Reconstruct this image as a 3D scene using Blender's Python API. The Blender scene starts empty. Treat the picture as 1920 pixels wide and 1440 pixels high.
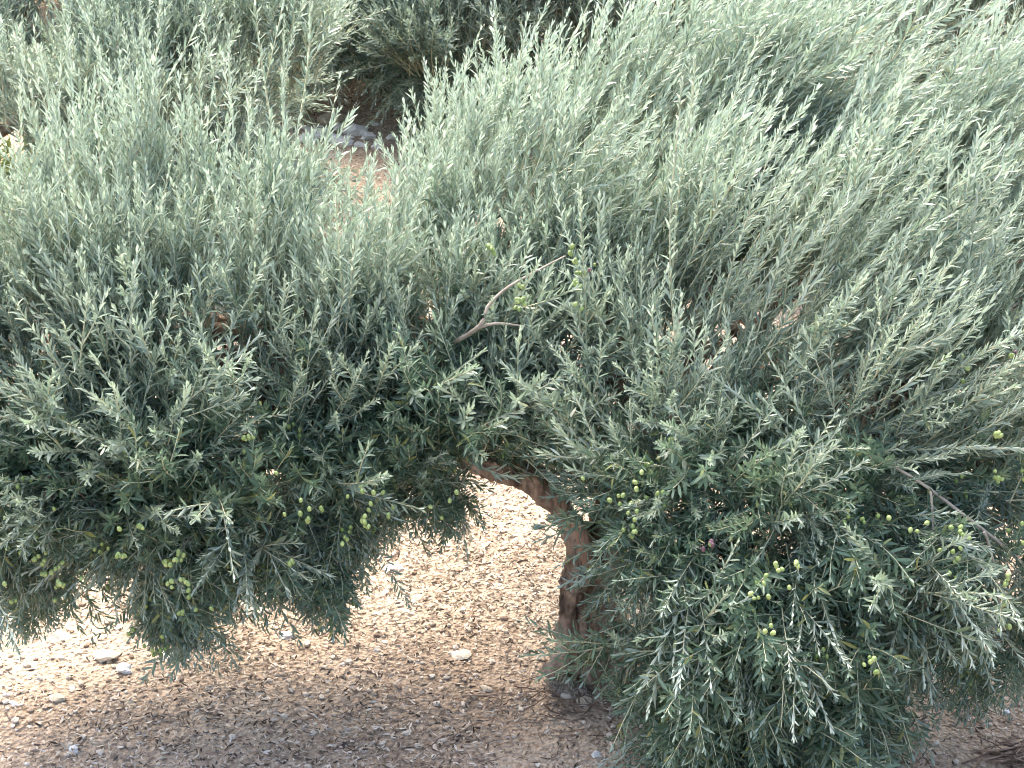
import bpy, math, random
import numpy as np
from mathutils import Vector, Matrix

rng = np.random.default_rng(11)
random.seed(11)
S = bpy.context.scene
COL = S.collection

# ------------------------------------------------------------------ camera
CAM_H, PITCH, FPX = 4.4, 25.0, 3583.0          # metres, degrees below horizon, focal length in photo pixels
cam = bpy.data.cameras.new('camera')
camo = bpy.data.objects.new('camera', cam)
COL.objects.link(camo)
camo.location = (0, 0, CAM_H)
camo.rotation_euler = (math.radians(90 - PITCH), 0, 0)
cam.sensor_width = 36.0
cam.lens = 36.0 * FPX / 1920.0
cam.clip_start, cam.clip_end = 0.1, 1000
S.camera = camo

# ------------------------------------------------------------------ light
SUN_EL, SUN_AZ = math.radians(57), math.radians(-18)    # azimuth from +Y (behind the trees), negative = left
world = bpy.data.worlds.new('World')
S.world = world
world.use_nodes = True
wn = world.node_tree
wn.nodes.clear()
sky = wn.nodes.new('ShaderNodeTexSky')
sky.sky_type = 'NISHITA'
sky.sun_disc = False
sky.sun_elevation = SUN_EL
sky.sun_rotation = SUN_AZ
sky.air_density = 1.0
sky.dust_density = 7.0
sky.ozone_density = 1.0
bg = wn.nodes.new('ShaderNodeBackground')
bg.inputs['Strength'].default_value = 0.15
wo = wn.nodes.new('ShaderNodeOutputWorld')
wn.links.new(sky.outputs[0], bg.inputs[0])
wn.links.new(bg.outputs[0], wo.inputs[0])
sun = bpy.data.lights.new('sun', 'SUN')
sun.energy = 1.0
sun.angle = math.radians(45)
sun.color = (1.0, 0.96, 0.90)
suno = bpy.data.objects.new('sun', sun)
COL.objects.link(suno)
sd = Vector((math.sin(SUN_AZ) * math.cos(SUN_EL), math.cos(SUN_AZ) * math.cos(SUN_EL), math.sin(SUN_EL)))
suno.rotation_euler = sd.to_track_quat('Z', 'Y').to_euler()
suno.location = sd * 30
S.view_settings.view_transform = 'Standard'
S.view_settings.look = 'None'
S.view_settings.gamma = 1
S.view_settings.use_curve_mapping = False
S.view_settings.exposure = 2.52
S.cycles.max_bounces = 8
S.cycles.diffuse_bounces = 5
S.cycles.glossy_bounces = 2
S.cycles.transmission_bounces = 6
S.cycles.transparent_max_bounces = 4
S.cycles.filter_width = 1.0
S.cycles.use_adaptive_sampling = True
S.cycles.adaptive_threshold = 0.02

# ------------------------------------------------------------------ helpers
cp, sp_ = math.cos(math.radians(PITCH)), math.sin(math.radians(PITCH))


def W(px, py, Y):
    """World point at depth Y seen in the direction of photo pixel (px, py)."""
    u, v = (px - 960) / FPX, (720 - py) / FPX
    d = np.array([u, cp + v * sp_, -sp_ + v * cp])
    t = Y / d[1]
    return np.array([0, 0, CAM_H]) + d * t


def G(px, py, z=0.0):
    u, v = (px - 960) / FPX, (720 - py) / FPX
    d = np.array([u, cp + v * sp_, -sp_ + v * cp])
    t = (z - CAM_H) / d[2]
    return np.array([0, 0, CAM_H]) + d * t


def project(P):
    P = np.atleast_2d(P)
    q = P - np.array([0, 0, CAM_H])
    zc = q[:, 1] * cp - q[:, 2] * sp_
    yc = q[:, 1] * sp_ + q[:, 2] * cp
    return 960 + FPX * q[:, 0] / zc, 720 - FPX * yc / zc, zc


def unit(v):
    v = np.asarray(v, float)
    return v / np.maximum(np.linalg.norm(v, axis=-1, keepdims=True), 1e-9)


def mesh_arrays(name, V, F, mats, mat_idx=None, age=None, smooth=True):
    """Triangle mesh from numpy arrays."""
    me = bpy.data.meshes.new(name)
    V = np.ascontiguousarray(V, np.float32)
    F = np.ascontiguousarray(F, np.int32)
    me.vertices.add(len(V))
    me.vertices.foreach_set('co', V.ravel())
    me.loops.add(F.size)
    me.loops.foreach_set('vertex_index', F.ravel())
    me.polygons.add(len(F))
    me.polygons.foreach_set('loop_start', np.arange(0, F.size, 3, dtype=np.int32))
    if mat_idx is not None:
        me.polygons.foreach_set('material_index', np.ascontiguousarray(mat_idx, np.int32))
    me.polygons.foreach_set('use_smooth', np.full(len(F), smooth, dtype=bool))
    if age is not None:
        a = me.attributes.new('age', 'FLOAT', 'POINT')
        a.data.foreach_set('value', np.ascontiguousarray(age, np.float32))
    for m in mats:
        me.materials.append(m)
    me.update(calc_edges=True)
    return me


def link(name, me, parent=None, loc=None):
    o = bpy.data.objects.new(name, me)
    COL.objects.link(o)
    if parent is not None:
        o.parent = parent
    if loc is not None:
        o.location = loc
    return o


def tag(o, label=None, cat=None, group=None, kind=None):
    if label: o['label'] = label
    if cat: o['category'] = cat
    if group: o['group'] = group
    if kind: o['kind'] = kind
    return o


def vnoise(P, freq, seed=0):
    """Cheap smooth value noise, any number of 3-D points, -1..1."""
    P = np.asarray(P, float) * freq + seed * 17.31
    i = np.floor(P).astype(np.int64)
    f = P - i
    f = f * f * (3 - 2 * f)

    def h(a):
        n = (a[..., 0] * 374761393 + a[..., 1] * 668265263 + a[..., 2] * 2147483647 + seed * 974711) & 0x7fffffff
        n = ((n ^ (n >> 13)) * 1274126177) & 0x7fffffff
        n = (n ^ (n >> 16))
        return (n & 0xffff) / 32767.5 - 1
    r = 0
    for dx in (0, 1):
        for dy in (0, 1):
            for dz in (0, 1):
                w = (f[..., 0] if dx else 1 - f[..., 0]) * (f[..., 1] if dy else 1 - f[..., 1]) * (f[..., 2] if dz else 1 - f[..., 2])
                r = r + w * h(i + np.array([dx, dy, dz]))
    return r


def tube_arrays(pts, radii, sides=5, cap=True):
    """Tapering tube along a polyline: verts, tri faces."""
    pts = np.asarray(pts, float)
    n = len(pts)
    radii = np.asarray(radii, float)
    t = np.gradient(pts, axis=0)
    t = unit(t)
    ref = np.array([0.31, 0.17, 0.93]) if abs(t[0][2]) < 0.9 else np.array([1.0, 0.2, 0])
    a = unit(np.cross(t, ref))
    b = np.cross(t, a)
    ang = np.linspace(0, 2 * math.pi, sides, endpoint=False)
    V = pts[:, None, :] + radii[:, None, None] * (np.cos(ang)[None, :, None] * a[:, None, :] + np.sin(ang)[None, :, None] * b[:, None, :])
    V = V.reshape(-1, 3)
    F = []
    for i in range(n - 1):
        for j in range(sides):
            k = (j + 1) % sides
            p, q, r, s = i * sides + j, i * sides + k, (i + 1) * sides + k, (i + 1) * sides + j
            F += [(p, q, r), (p, r, s)]
    if cap:
        c0 = len(V)
        V = np.vstack([V, pts[-1:], pts[:1]])
        for j in range(sides):
            k = (j + 1) % sides
            F.append(((n - 1) * sides + j, (n - 1) * sides + k, c0))
            F.append((k, j, c0 + 1))
    return V, np.array(F, int)


def spline(P, n):
    """Catmull-Rom through points."""
    P = np.asarray(P, float)
    P = np.vstack([2 * P[0] - P[1], P, 2 * P[-1] - P[-2]])
    out = []
    m = len(P) - 3
    for t in np.linspace(0, m - 1e-6, n):
        i = int(t)
        u = t - i
        p0, p1, p2, p3 = P[i:i + 4]
        out.append(0.5 * (2 * p1 + (p2 - p0) * u + (2 * p0 - 5 * p1 + 4 * p2 - p3) * u * u + (3 * p1 - p0 - 3 * p2 + p3) * u ** 3))
    return np.array(out)


# ------------------------------------------------------------------ materials
def new_mat(name):
    m = bpy.data.materials.new(name)
    m.use_nodes = True
    nt = m.node_tree
    nt.nodes.clear()
    return m, nt, nt.nodes, nt.links


def ramp(N, L, src, stops):
    r = N.new('ShaderNodeValToRGB')
    el = r.color_ramp.elements
    while len(el) < len(stops):
        el.new(0.5)
    for e, (p, c) in zip(el, stops):
        e.position = p
        e.color = (*c, 1)
    L.new(src, r.inputs[0])
    return r.outputs[0]


def mixrgb(N, L, fac, a, b, mode='MIX'):
    m = N.new('ShaderNodeMix')
    m.data_type = 'RGBA'
    m.blend_type = mode
    for sock, v in ((m.inputs[0], fac), (m.inputs[6], a), (m.inputs[7], b)):
        if isinstance(v, (int, float)):
            sock.default_value = v
        elif isinstance(v, tuple):
            sock.default_value = (*v, 1)
        else:
            L.new(v, sock)
    return m.outputs[2]


def leaf_mat(name, top_stops, under_stops, young_top, young_under, transl=0.36, rough=0.34):
    m, nt, N, L = new_mat(name)
    geo = N.new('ShaderNodeNewGeometry')
    at = N.new('ShaderNodeAttribute')
    at.attribute_name = 'age'
    top = ramp(N, L, geo.outputs['Random Per Island'], top_stops)
    und = ramp(N, L, geo.outputs['Random Per Island'], under_stops)
    top = mixrgb(N, L, at.outputs['Fac'], top, young_top)
    und = mixrgb(N, L, at.outputs['Fac'], und, young_under)
    col = mixrgb(N, L, geo.outputs['Backfacing'], top, und)
    pr = N.new('ShaderNodeBsdfPrincipled')
    L.new(col, pr.inputs['Base Color'])
    rr = N.new('ShaderNodeMapRange')
    L.new(geo.outputs['Backfacing'], rr.inputs[0])
    rr.inputs[3].default_value = rough
    rr.inputs[4].default_value = 0.75
    L.new(rr.outputs[0], pr.inputs['Roughness'])
    pr.inputs['Specular IOR Level'].default_value = 0.5
    tr = N.new('ShaderNodeBsdfTranslucent')
    tc = mixrgb(N, L, 0.55, col, (0.25, 0.37, 0.22))
    L.new(tc, tr.inputs[0])
    mx = N.new('ShaderNodeMixShader')
    mx.inputs[0].default_value = transl
    L.new(pr.outputs[0], mx.inputs[1])
    L.new(tr.outputs[0], mx.inputs[2])
    o = N.new('ShaderNodeOutputMaterial')
    L.new(mx.outputs[0], o.inputs[0])
    return m


M_LEAF = leaf_mat('olive_leaf',
                  [(0.0, (0.046, 0.083, 0.066)), (0.5, (0.094, 0.148, 0.120)), (0.95, (0.15, 0.21, 0.172)), (1.0, (0.25, 0.25, 0.10))],
                  [(0.0, (0.27, 0.34, 0.30)), (1.0, (0.44, 0.52, 0.475))],
                  (0.36, 0.43, 0.335), (0.54, 0.61, 0.515))
M_LEAF_LOW = leaf_mat('shaded_olive_leaf',  # darker copy of the leaf: shade of the lower crown put into the colour
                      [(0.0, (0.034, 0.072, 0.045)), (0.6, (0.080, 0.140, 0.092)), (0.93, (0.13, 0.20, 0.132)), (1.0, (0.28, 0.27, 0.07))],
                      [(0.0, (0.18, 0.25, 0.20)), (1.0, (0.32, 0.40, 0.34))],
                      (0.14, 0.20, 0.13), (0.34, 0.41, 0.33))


def simple_mat(name, stops, scale=8.0, rough=0.85, bump=0.0, bscale=30.0, detail=5.0, per_obj=False, stretch=None, spec=0.3):
    m, nt, N, L = new_mat(name)
    tc = N.new('ShaderNodeTexCoord')
    vec = tc.outputs['Object']
    if stretch:
        mp = N.new('ShaderNodeMapping')
        mp.inputs['Scale'].default_value = stretch
        L.new(vec, mp.inputs[0])
        vec = mp.outputs[0]
    nz = N.new('ShaderNodeTexNoise')
    nz.inputs['Scale'].default_value = scale
    nz.inputs['Detail'].default_value = detail
    L.new(vec, nz.inputs['Vector'])
    fac = nz.outputs[0]
    if per_obj:
        oi = N.new('ShaderNodeObjectInfo')
        ad = N.new('ShaderNodeMath')
        ad.operation = 'ADD'
        sb = N.new('ShaderNodeMath')
        sb.operation = 'MULTIPLY_ADD'
        L.new(oi.outputs['Random'], sb.inputs[0])
        sb.inputs[1].default_value = 0.6
        sb.inputs[2].default_value = -0.3
        L.new(fac, ad.inputs[0])
        L.new(sb.outputs[0], ad.inputs[1])
        fac = ad.outputs[0]
    col = ramp(N, L, fac, stops)
    pr = N.new('ShaderNodeBsdfPrincipled')
    pr.inputs['Roughness'].default_value = rough
    pr.inputs['Specular IOR Level'].default_value = spec
    L.new(col, pr.inputs['Base Color'])
    if bump:
        n2 = N.new('ShaderNodeTexNoise')
        n2.inputs['Scale'].default_value = bscale
        n2.inputs['Detail'].default_value = 6
        L.new(vec, n2.inputs['Vector'])
        bp = N.new('ShaderNodeBump')
        bp.inputs['Strength'].default_value = bump
        bp.inputs['Distance'].default_value = 0.01
        L.new(n2.outputs[0], bp.inputs['Height'])
        L.new(bp.outputs[0], pr.inputs['Normal'])
    o = N.new('ShaderNodeOutputMaterial')
    L.new(pr.outputs[0], o.inputs[0])
    return m


def island_mat(name, stops, rough=0.85):
    m, nt, N, L = new_mat(name)
    geo = N.new('ShaderNodeNewGeometry')
    col = ramp(N, L, geo.outputs['Random Per Island'], stops)
    pr = N.new('ShaderNodeBsdfPrincipled')
    pr.inputs['Roughness'].default_value = rough
    pr.inputs['Specular IOR Level'].default_value = 0.25
    L.new(col, pr.inputs['Base Color'])
    o = N.new('ShaderNodeOutputMaterial')
    L.new(pr.outputs[0], o.inputs[0])
    return m


M_STEM = simple_mat('young_stem', [(0.3, (0.34, 0.35, 0.22)), (0.7, (0.52, 0.51, 0.36))], 6, 0.7)
M_BARK = simple_mat('bark', [(0.32, (0.060, 0.041, 0.029)), (0.44, (0.175, 0.122, 0.086)), (0.56, (0.31, 0.225, 0.162)), (0.70, (0.44, 0.345, 0.265))],
                    16, 0.9, 1.0, 60, 10, stretch=(1, 1, 0.4))
M_WOOD = simple_mat('heartwood', [(0.3, (0.22, 0.135, 0.09)), (0.7, (0.42, 0.28, 0.20))], 22, 0.85, 0.8, 90, stretch=(1, 1, 0.12))
M_GREYWOOD = simple_mat('grey_branch', [(0.3, (0.19, 0.16, 0.125)), (0.7, (0.36, 0.32, 0.26))], 18, 0.85, 0.4, 80)
M_BROWNTWIG = simple_mat('brown_twig', [(0.3, (0.12, 0.078, 0.055)), (0.7, (0.28, 0.195, 0.14))], 14, 0.85, per_obj=True)
M_OLIVE = simple_mat('green_olive', [(0.2, (0.16, 0.23, 0.065)), (0.8, (0.31, 0.39, 0.14))], 25, 0.35, per_obj=True, spec=0.5)
M_OLIVE_DARK = simple_mat('ripe_olive', [(0.3, (0.035, 0.015, 0.02)), (0.7, (0.16, 0.08, 0.09))], 25, 0.4, per_obj=True, spec=0.5)
M_STONE = simple_mat('pale_stone', [(0.25, (0.42, 0.34, 0.24)), (0.5, (0.58, 0.49, 0.38)), (0.8, (0.72, 0.66, 0.57))], 9, 0.9, 0.5, 35, per_obj=True)
M_WHITE = simple_mat('white_stone', [(0.3, (0.66, 0.63, 0.60)), (0.7, (0.82, 0.80, 0.77))], 9, 0.9, 0.5, 30)
M_ROCK = simple_mat('grey_rock', [(0.3, (0.10, 0.076, 0.056)), (0.5, (0.20, 0.158, 0.118)), (0.66, (0.36, 0.315, 0.26))], 12, 0.95, 0.8, 40)
M_LITTER = island_mat('leaf_litter', [(0.0, (0.030, 0.023, 0.020)), (0.28, (0.10, 0.076, 0.059)), (0.40, (0.31, 0.250, 0.188)), (0.8, (0.44, 0.37, 0.29)), (1.0, (0.58, 0.52, 0.44))])  # darkest pieces: old leaves, plus shadow flecks between chips put into the colour
M_PEBBLE = island_mat('pebble', [(0.0, (0.22, 0.155, 0.11)), (0.5, (0.40, 0.31, 0.23)), (1.0, (0.60, 0.53, 0.44))])


def soil_mat():
    m, nt, N, L = new_mat('dry_soil')
    tc = N.new('ShaderNodeTexCoord')
    a = N.new('ShaderNodeTexNoise'); a.inputs['Scale'].default_value = 1.3; a.inputs['Detail'].default_value = 6
    b = N.new('ShaderNodeTexNoise'); b.inputs['Scale'].default_value = 38; b.inputs['Detail'].default_value = 8
    v = N.new('ShaderNodeTexVoronoi'); v.inputs['Scale'].default_value = 55
    for n in (a, b, v):
        L.new(tc.outputs['Object'], n.inputs['Vector'])
    c1 = ramp(N, L, a.outputs[0], [(0.3, (0.285, 0.222, 0.165)), (0.5, (0.365, 0.292, 0.222)), (0.7, (0.43, 0.36, 0.285))])
    c2 = ramp(N, L, b.outputs[0], [(0.32, (0.35, 0.28, 0.24)), (0.5, (0.95, 0.93, 0.9)), (0.75, (1.2, 1.17, 1.12))])
    col = mixrgb(N, L, 0.75, c1, c2, 'MULTIPLY')
    pr = N.new('ShaderNodeBsdfPrincipled')
    pr.inputs['Roughness'].default_value = 0.95
    pr.inputs['Specular IOR Level'].default_value = 0.15
    L.new(col, pr.inputs['Base Color'])
    h = N.new('ShaderNodeMath'); h.operation = 'ADD'
    L.new(b.outputs[0], h.inputs[0]); L.new(v.outputs['Distance'], h.inputs[1])
    bp = N.new('ShaderNodeBump'); bp.inputs['Strength'].default_value = 0.8; bp.inputs['Distance'].default_value = 0.015
    L.new(h.outputs[0], bp.inputs['Height']); L.new(bp.outputs[0], pr.inputs['Normal'])
    o = N.new('ShaderNodeOutputMaterial'); L.new(pr.outputs[0], o.inputs[0])
    return m


M_SOIL = soil_mat()

# ------------------------------------------------------------------ ground
def ground_z(x, y):
    P = np.stack([np.asarray(x, float), np.asarray(y, float), np.zeros_like(np.asarray(x, float))], -1)
    near = np.clip(1 - (np.hypot(P[..., 0], P[..., 1] - 8) - 12) / 10, 0, 1)
    return near * (0.035 * vnoise(P, 0.9, 1) + 0.012 * vnoise(P, 4.0, 2) + 0.007 * vnoise(P, 13.0, 3))


def axis(lo, hi, step, far):
    fine = np.arange(lo, hi + 1e-6, step)
    k = np.array([0.3, 1, 2.5, 6, 14, 30, 70, far])
    return np.concatenate([lo - k[::-1], fine, hi + k])


gx, gy = axis(-4.0, 4.0, 0.045, 300), axis(4.5, 17.0, 0.045, 300)
X, Y = np.meshgrid(gx, gy, indexing='ij')
V = np.stack([X, Y, ground_z(X, Y)], -1).reshape(-1, 3)
ii, jj = np.meshgrid(np.arange(len(gx) - 1), np.arange(len(gy) - 1), indexing='ij')
p = (ii * len(gy) + jj).ravel()
F = np.concatenate([np.stack([p, p + len(gy), p + len(gy) + 1], 1), np.stack([p, p + len(gy) + 1, p + 1], 1)])
tag(link('ground', mesh_arrays('ground', V, F, [M_SOIL])), 'bare pale tan soil strewn with dry olive leaves', None, None, 'structure')


# ------------------------------------------------------------------ leaves and shoots
def leaf_geo(hi, bend, fold=0.18):
    """Unit olive leaf: length 1 along +Z, half width 0.5 along X, upper face towards +Y."""
    if hi:
        zs = [0.0, 0.18, 0.45, 0.75, 1.0]
        ws = [0.06, 0.36, 0.5, 0.36, 0.0]
        V = []
        for z, w in zip(zs, ws):
            y = -bend * z * z
            if w > 0:
                V += [(-w, y + fold * w, z), (0, y, z), (w, y + fold * w, z)]
            else:
                V += [(0, y, z)]
        F = []
        for i in range(3):
            a, b = 3 * i, 3 * i + 3
            for k in (0, 1):
                F += [(a + k, b + k, b + k + 1), (a + k, b + k + 1, a + k + 1)]
        F += [(9, 12, 10), (10, 12, 11)]
        return np.array(V, float), np.array(F, int)
    if hi is None:                                     # far trees: two triangles
        V = [(0, 0, 0), (-0.5, -bend * .22, .47), (0.5, -bend * .22, .47), (0, -bend, 1)]
        return np.array(V, float), np.array([(0, 1, 2), (1, 3, 2)], int)
    V = [(0, 0, 0), (-0.42, -bend * .08, .28), (0.42, -bend * .08, .28), (-0.42, -bend * .45, .67), (0.42, -bend * .45, .67), (0, -bend, 1)]
    return np.array(V, float), np.array([(0, 1, 2), (1, 3, 4), (1, 4, 2), (3, 5, 4)], int)


BENDS = [-0.12, 0.0, 0.10, 0.22]


class Shoot:
    """A leafy shoot growing along +Z from the origin, curving towards +X: stems and leaf frames."""

    def __init__(self, length, n_side, spacing, leaf_len, leaf_w, seed, curve=0.18, bare=0.18, spread=1.0, young=0.5, drop=0.08, droop_leaf=0.0, side_ang=(30, 46), face=0.0):
        r = np.random.default_rng(seed)
        self.stems, self.leaves = [], []     # leaves: pos, dir, normal, len, width, age, bend index
        self.length = length

        def stem(base, d, bendv, L, r0, s_bare, is_main):
            n = max(4, int(L / 0.05))
            t = np.linspace(0, 1, n + 1)
            side = unit(np.cross(d, r.normal(size=3)))
            pts = base + np.outer(t * L, d) + np.outer(t * t * L, bendv) + np.outer(np.sin(t * 6.3 * r.uniform(.5, 1)) * L * 0.018, side)
            self.stems.append((pts, np.linspace(r0, r0 * 0.35, n + 1)))
            az = r.uniform(0, 6.28)
            s = s_bare * L
            while s < L:
                u = s / L
                x = u * n
                i = min(int(x), n - 1)
                pos = pts[i] + (pts[i + 1] - pts[i]) * (x - i)
                td = unit(pts[i + 1] - pts[i])
                a = unit(np.cross(td, [0.3, 0.9, 0.2]))
                b = np.cross(td, a)
                for k in (0, 1):
                    if r.random() < drop:
                        continue
                    th = az + k * math.pi + r.normal() * 0.3
                    rad = math.cos(th) * a + math.sin(th) * b
                    el = math.radians((58 - 30 * u * u) * spread + r.normal() * 9)
                    ld = unit(td * math.cos(el) + rad * math.sin(el) + np.array([1.0, 0, 0]) * droop_leaf * r.uniform(0.3, 1))
                    nr = td * math.sin(el) - rad * math.cos(el)
                    nr = unit(nr - ld * nr.dot(ld) + r.normal(size=3) * 0.22 + np.array([face, 0, 0]))
                    nr = unit(nr - ld * nr.dot(ld))
                    size = (0.62 + 0.38 * min(1, (1 - u) * 3.2)) * r.uniform(0.78, 1.15)
                    self.leaves.append((pos, ld, nr, leaf_len * size, leaf_w * (size ** 0.7) * r.uniform(.85, 1.1),
                                        float(np.clip(young * u ** 1.6 + r.normal() * 0.06, 0, 1)), int(r.integers(len(BENDS)))))
                az += math.pi / 2 + r.normal() * 0.15
                s += spacing * r.uniform(0.8, 1.25) * (1 - 0.35 * u)
            # terminal pair
            for k in (-1, 1):
                ld = unit(td + 0.22 * k * a)
                self.leaves.append((pts[-1], ld, unit(np.cross(ld, b) * k), leaf_len * 0.55, leaf_w * 0.7, young, 1))
            return pts

        main = stem(np.zeros(3), np.array([0, 0, 1.0]), np.array([curve, 0, -curve * .35]), length, 0.0036, bare, True)
        n = len(main) - 1
        az = r.uniform(0, 6.28)
        for k in range(n_side):
            u = 0.12 + 0.66 * (k + r.uniform(.2, .8)) / n_side
            i = int(u * n)
            td = unit(main[i + 1] - main[i])
            a = unit(np.cross(td, [0.3, 0.9, 0.2]))
            b = np.cross(td, a)
            th = az + r.normal() * 0.35
            rad = math.cos(th) * a + math.sin(th) * b
            el = math.radians(r.uniform(*side_ang))
            d = unit(td * math.cos(el) + rad * math.sin(el))
            L = length * (1 - u) * r.uniform(0.45, 0.75) + 0.05
            stem(main[i], d, td * 0.25 + np.array([curve * .6, 0, 0]), L, 0.0025, 0.12, False)
            az += math.pi * (1 if k % 2 == 0 else 0.5) + r.normal() * .2

    def leaf_frame(self, lf):
        pos, ld, nr, L, w, age, bi = lf
        xa = np.cross(nr, ld)
        return np.stack([xa * w, nr * L, ld * L], 1), pos      # columns X, Y, Z

    def arrays(self, hi, with_leaves=True, stem_sides=3):
        Vs, Fs, Ms, As = [], [], [], []
        n = 0
        for pts, rad in self.stems:
            if hi is None:
                pts, rad = pts[::2] if len(pts) > 5 else pts, rad[::2] if len(pts) > 5 else rad
                rad = rad * 1.3
            V, F = tube_arrays(pts, rad, 5 if hi else stem_sides, cap=False)
            Vs.append(V); Fs.append(F + n); Ms.append(np.zeros(len(F), int)); As.append(np.zeros(len(V)))
            n += len(V)
        if with_leaves:
            for lf in self.leaves:
                R, pos = self.leaf_frame(lf)
                V, F = leaf_geo(hi, BENDS[lf[6]])
                Vs.append(V @ R.T + pos); Fs.append(F + n); Ms.append(np.ones(len(F), int)); As.append(np.full(len(V), lf[5]))
                n += len(V)
        return np.vstack(Vs), np.vstack(Fs), np.concatenate(Ms), np.concatenate(As)


NT = 16


def templates(kind):
    out = []
    for k in range(NT):
        s = sum(map(ord, kind)) * 131 + k * 977
        r = np.random.default_rng(s)
        if kind == 'spray':
            t = Shoot(r.uniform(.46, .66), int(r.integers(2, 7)), 0.019, 0.054, 0.0092, s, curve=r.uniform(-.1, .22), drop=r.choice([.06, .1, .3]), spread=.72, young=0.7, side_ang=(22, 38))
        elif kind == 'whip':
            t = Shoot(r.uniform(.50, .85), int(r.integers(0, 4)), 0.0175, 0.048, 0.0090, s, curve=r.uniform(-.08, .16), drop=r.choice([.05, .1, .25]), spread=.58, young=0.9, bare=.1, side_ang=(16, 30))
        elif kind == 'swept':
            t = Shoot(r.uniform(.55, .85), int(r.integers(1, 6)), 0.0185, 0.056, 0.0092, s, curve=r.uniform(-.06, .2), drop=r.choice([.05, .1, .25]), spread=.66, young=0.75, droop_leaf=0.0, side_ang=(18, 34))
        elif kind == 'low':
            t = Shoot(r.uniform(.34, .50), int(r.integers(3, 6)), 0.0190, 0.058, 0.0105, s, curve=r.uniform(.05, .25), spread=1.0, young=0.2, face=.7)
        elif kind == 'hang':
            t = Shoot(r.uniform(.28, .44), int(r.integers(3, 6)), 0.0185, 0.058, 0.0112, s, curve=r.uniform(.2, .45), spread=1.2, young=0.08, drop=.08, droop_leaf=0.2, face=-.9)
        elif kind == 'tuft':
            t = Shoot(r.uniform(.16, .25), int(r.integers(1, 4)), 0.0165, 0.056, 0.0110, s, curve=r.uniform(.1, .4), spread=1.15, young=0.05, drop=.06, droop_leaf=0.2, face=-.9, bare=.05)
        elif kind == 'far':
            t = Shoot(r.uniform(.45, .75), int(r.integers(3, 6)), 0.024, 0.058, 0.0120, s, curve=r.uniform(.0, .15), spread=.75, young=0.7, side_ang=(20, 36))
        out.append(t)
    return out


KINDS = ['spray', 'whip', 'swept', 'low', 'hang', 'tuft', 'far']
TPL = {k: templates(k) for k in KINDS}
LOW = {k: [t.arrays(None if k == 'far' else False) for t in TPL[k]] for k in KINDS}
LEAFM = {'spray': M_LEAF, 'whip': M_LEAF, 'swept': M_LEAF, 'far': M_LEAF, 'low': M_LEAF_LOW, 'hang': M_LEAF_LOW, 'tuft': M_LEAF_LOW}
HI = {}
HI_STEM = {}
LEAF_MESH = {}


def hi_mesh(kind, ti):
    if (kind, ti) not in HI:
        V, F, M, A = TPL[kind][ti].arrays(True if kind != 'far' else False)
        HI[kind, ti] = mesh_arrays('leafy_shoot', V, F, [M_STEM, LEAFM[kind]], M, A)
    return HI[kind, ti]


def hi_stem_mesh(kind, ti):
    if (kind, ti) not in HI_STEM:
        V, F, M, A = TPL[kind][ti].arrays(True, False)
        HI_STEM[kind, ti] = mesh_arrays('leafy_shoot', V, F, [M_STEM], M)
    return HI_STEM[kind, ti]


def leaf_mesh(kind, bi, young):
    key = (LEAFM[kind].name, bi, young)
    if key not in LEAF_MESH:
        V, F = leaf_geo(True, BENDS[bi])
        LEAF_MESH[key] = mesh_arrays('leaf', V, F, [LEAFM[kind]], None, np.full(len(V), young * 0.25))
    return LEAF_MESH[key]


def frames(D, target, jitter):
    """Rotation matrices with Z along D and X bent towards target."""
    D = unit(D)
    T = np.broadcast_to(target, D.shape) + rng.normal(size=D.shape) * jitter
    Xa = unit(T - D * np.sum(T * D, 1, keepdims=True))
    Ya = np.cross(D, Xa)
    return np.stack([Xa, Ya, D], 2)


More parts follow.
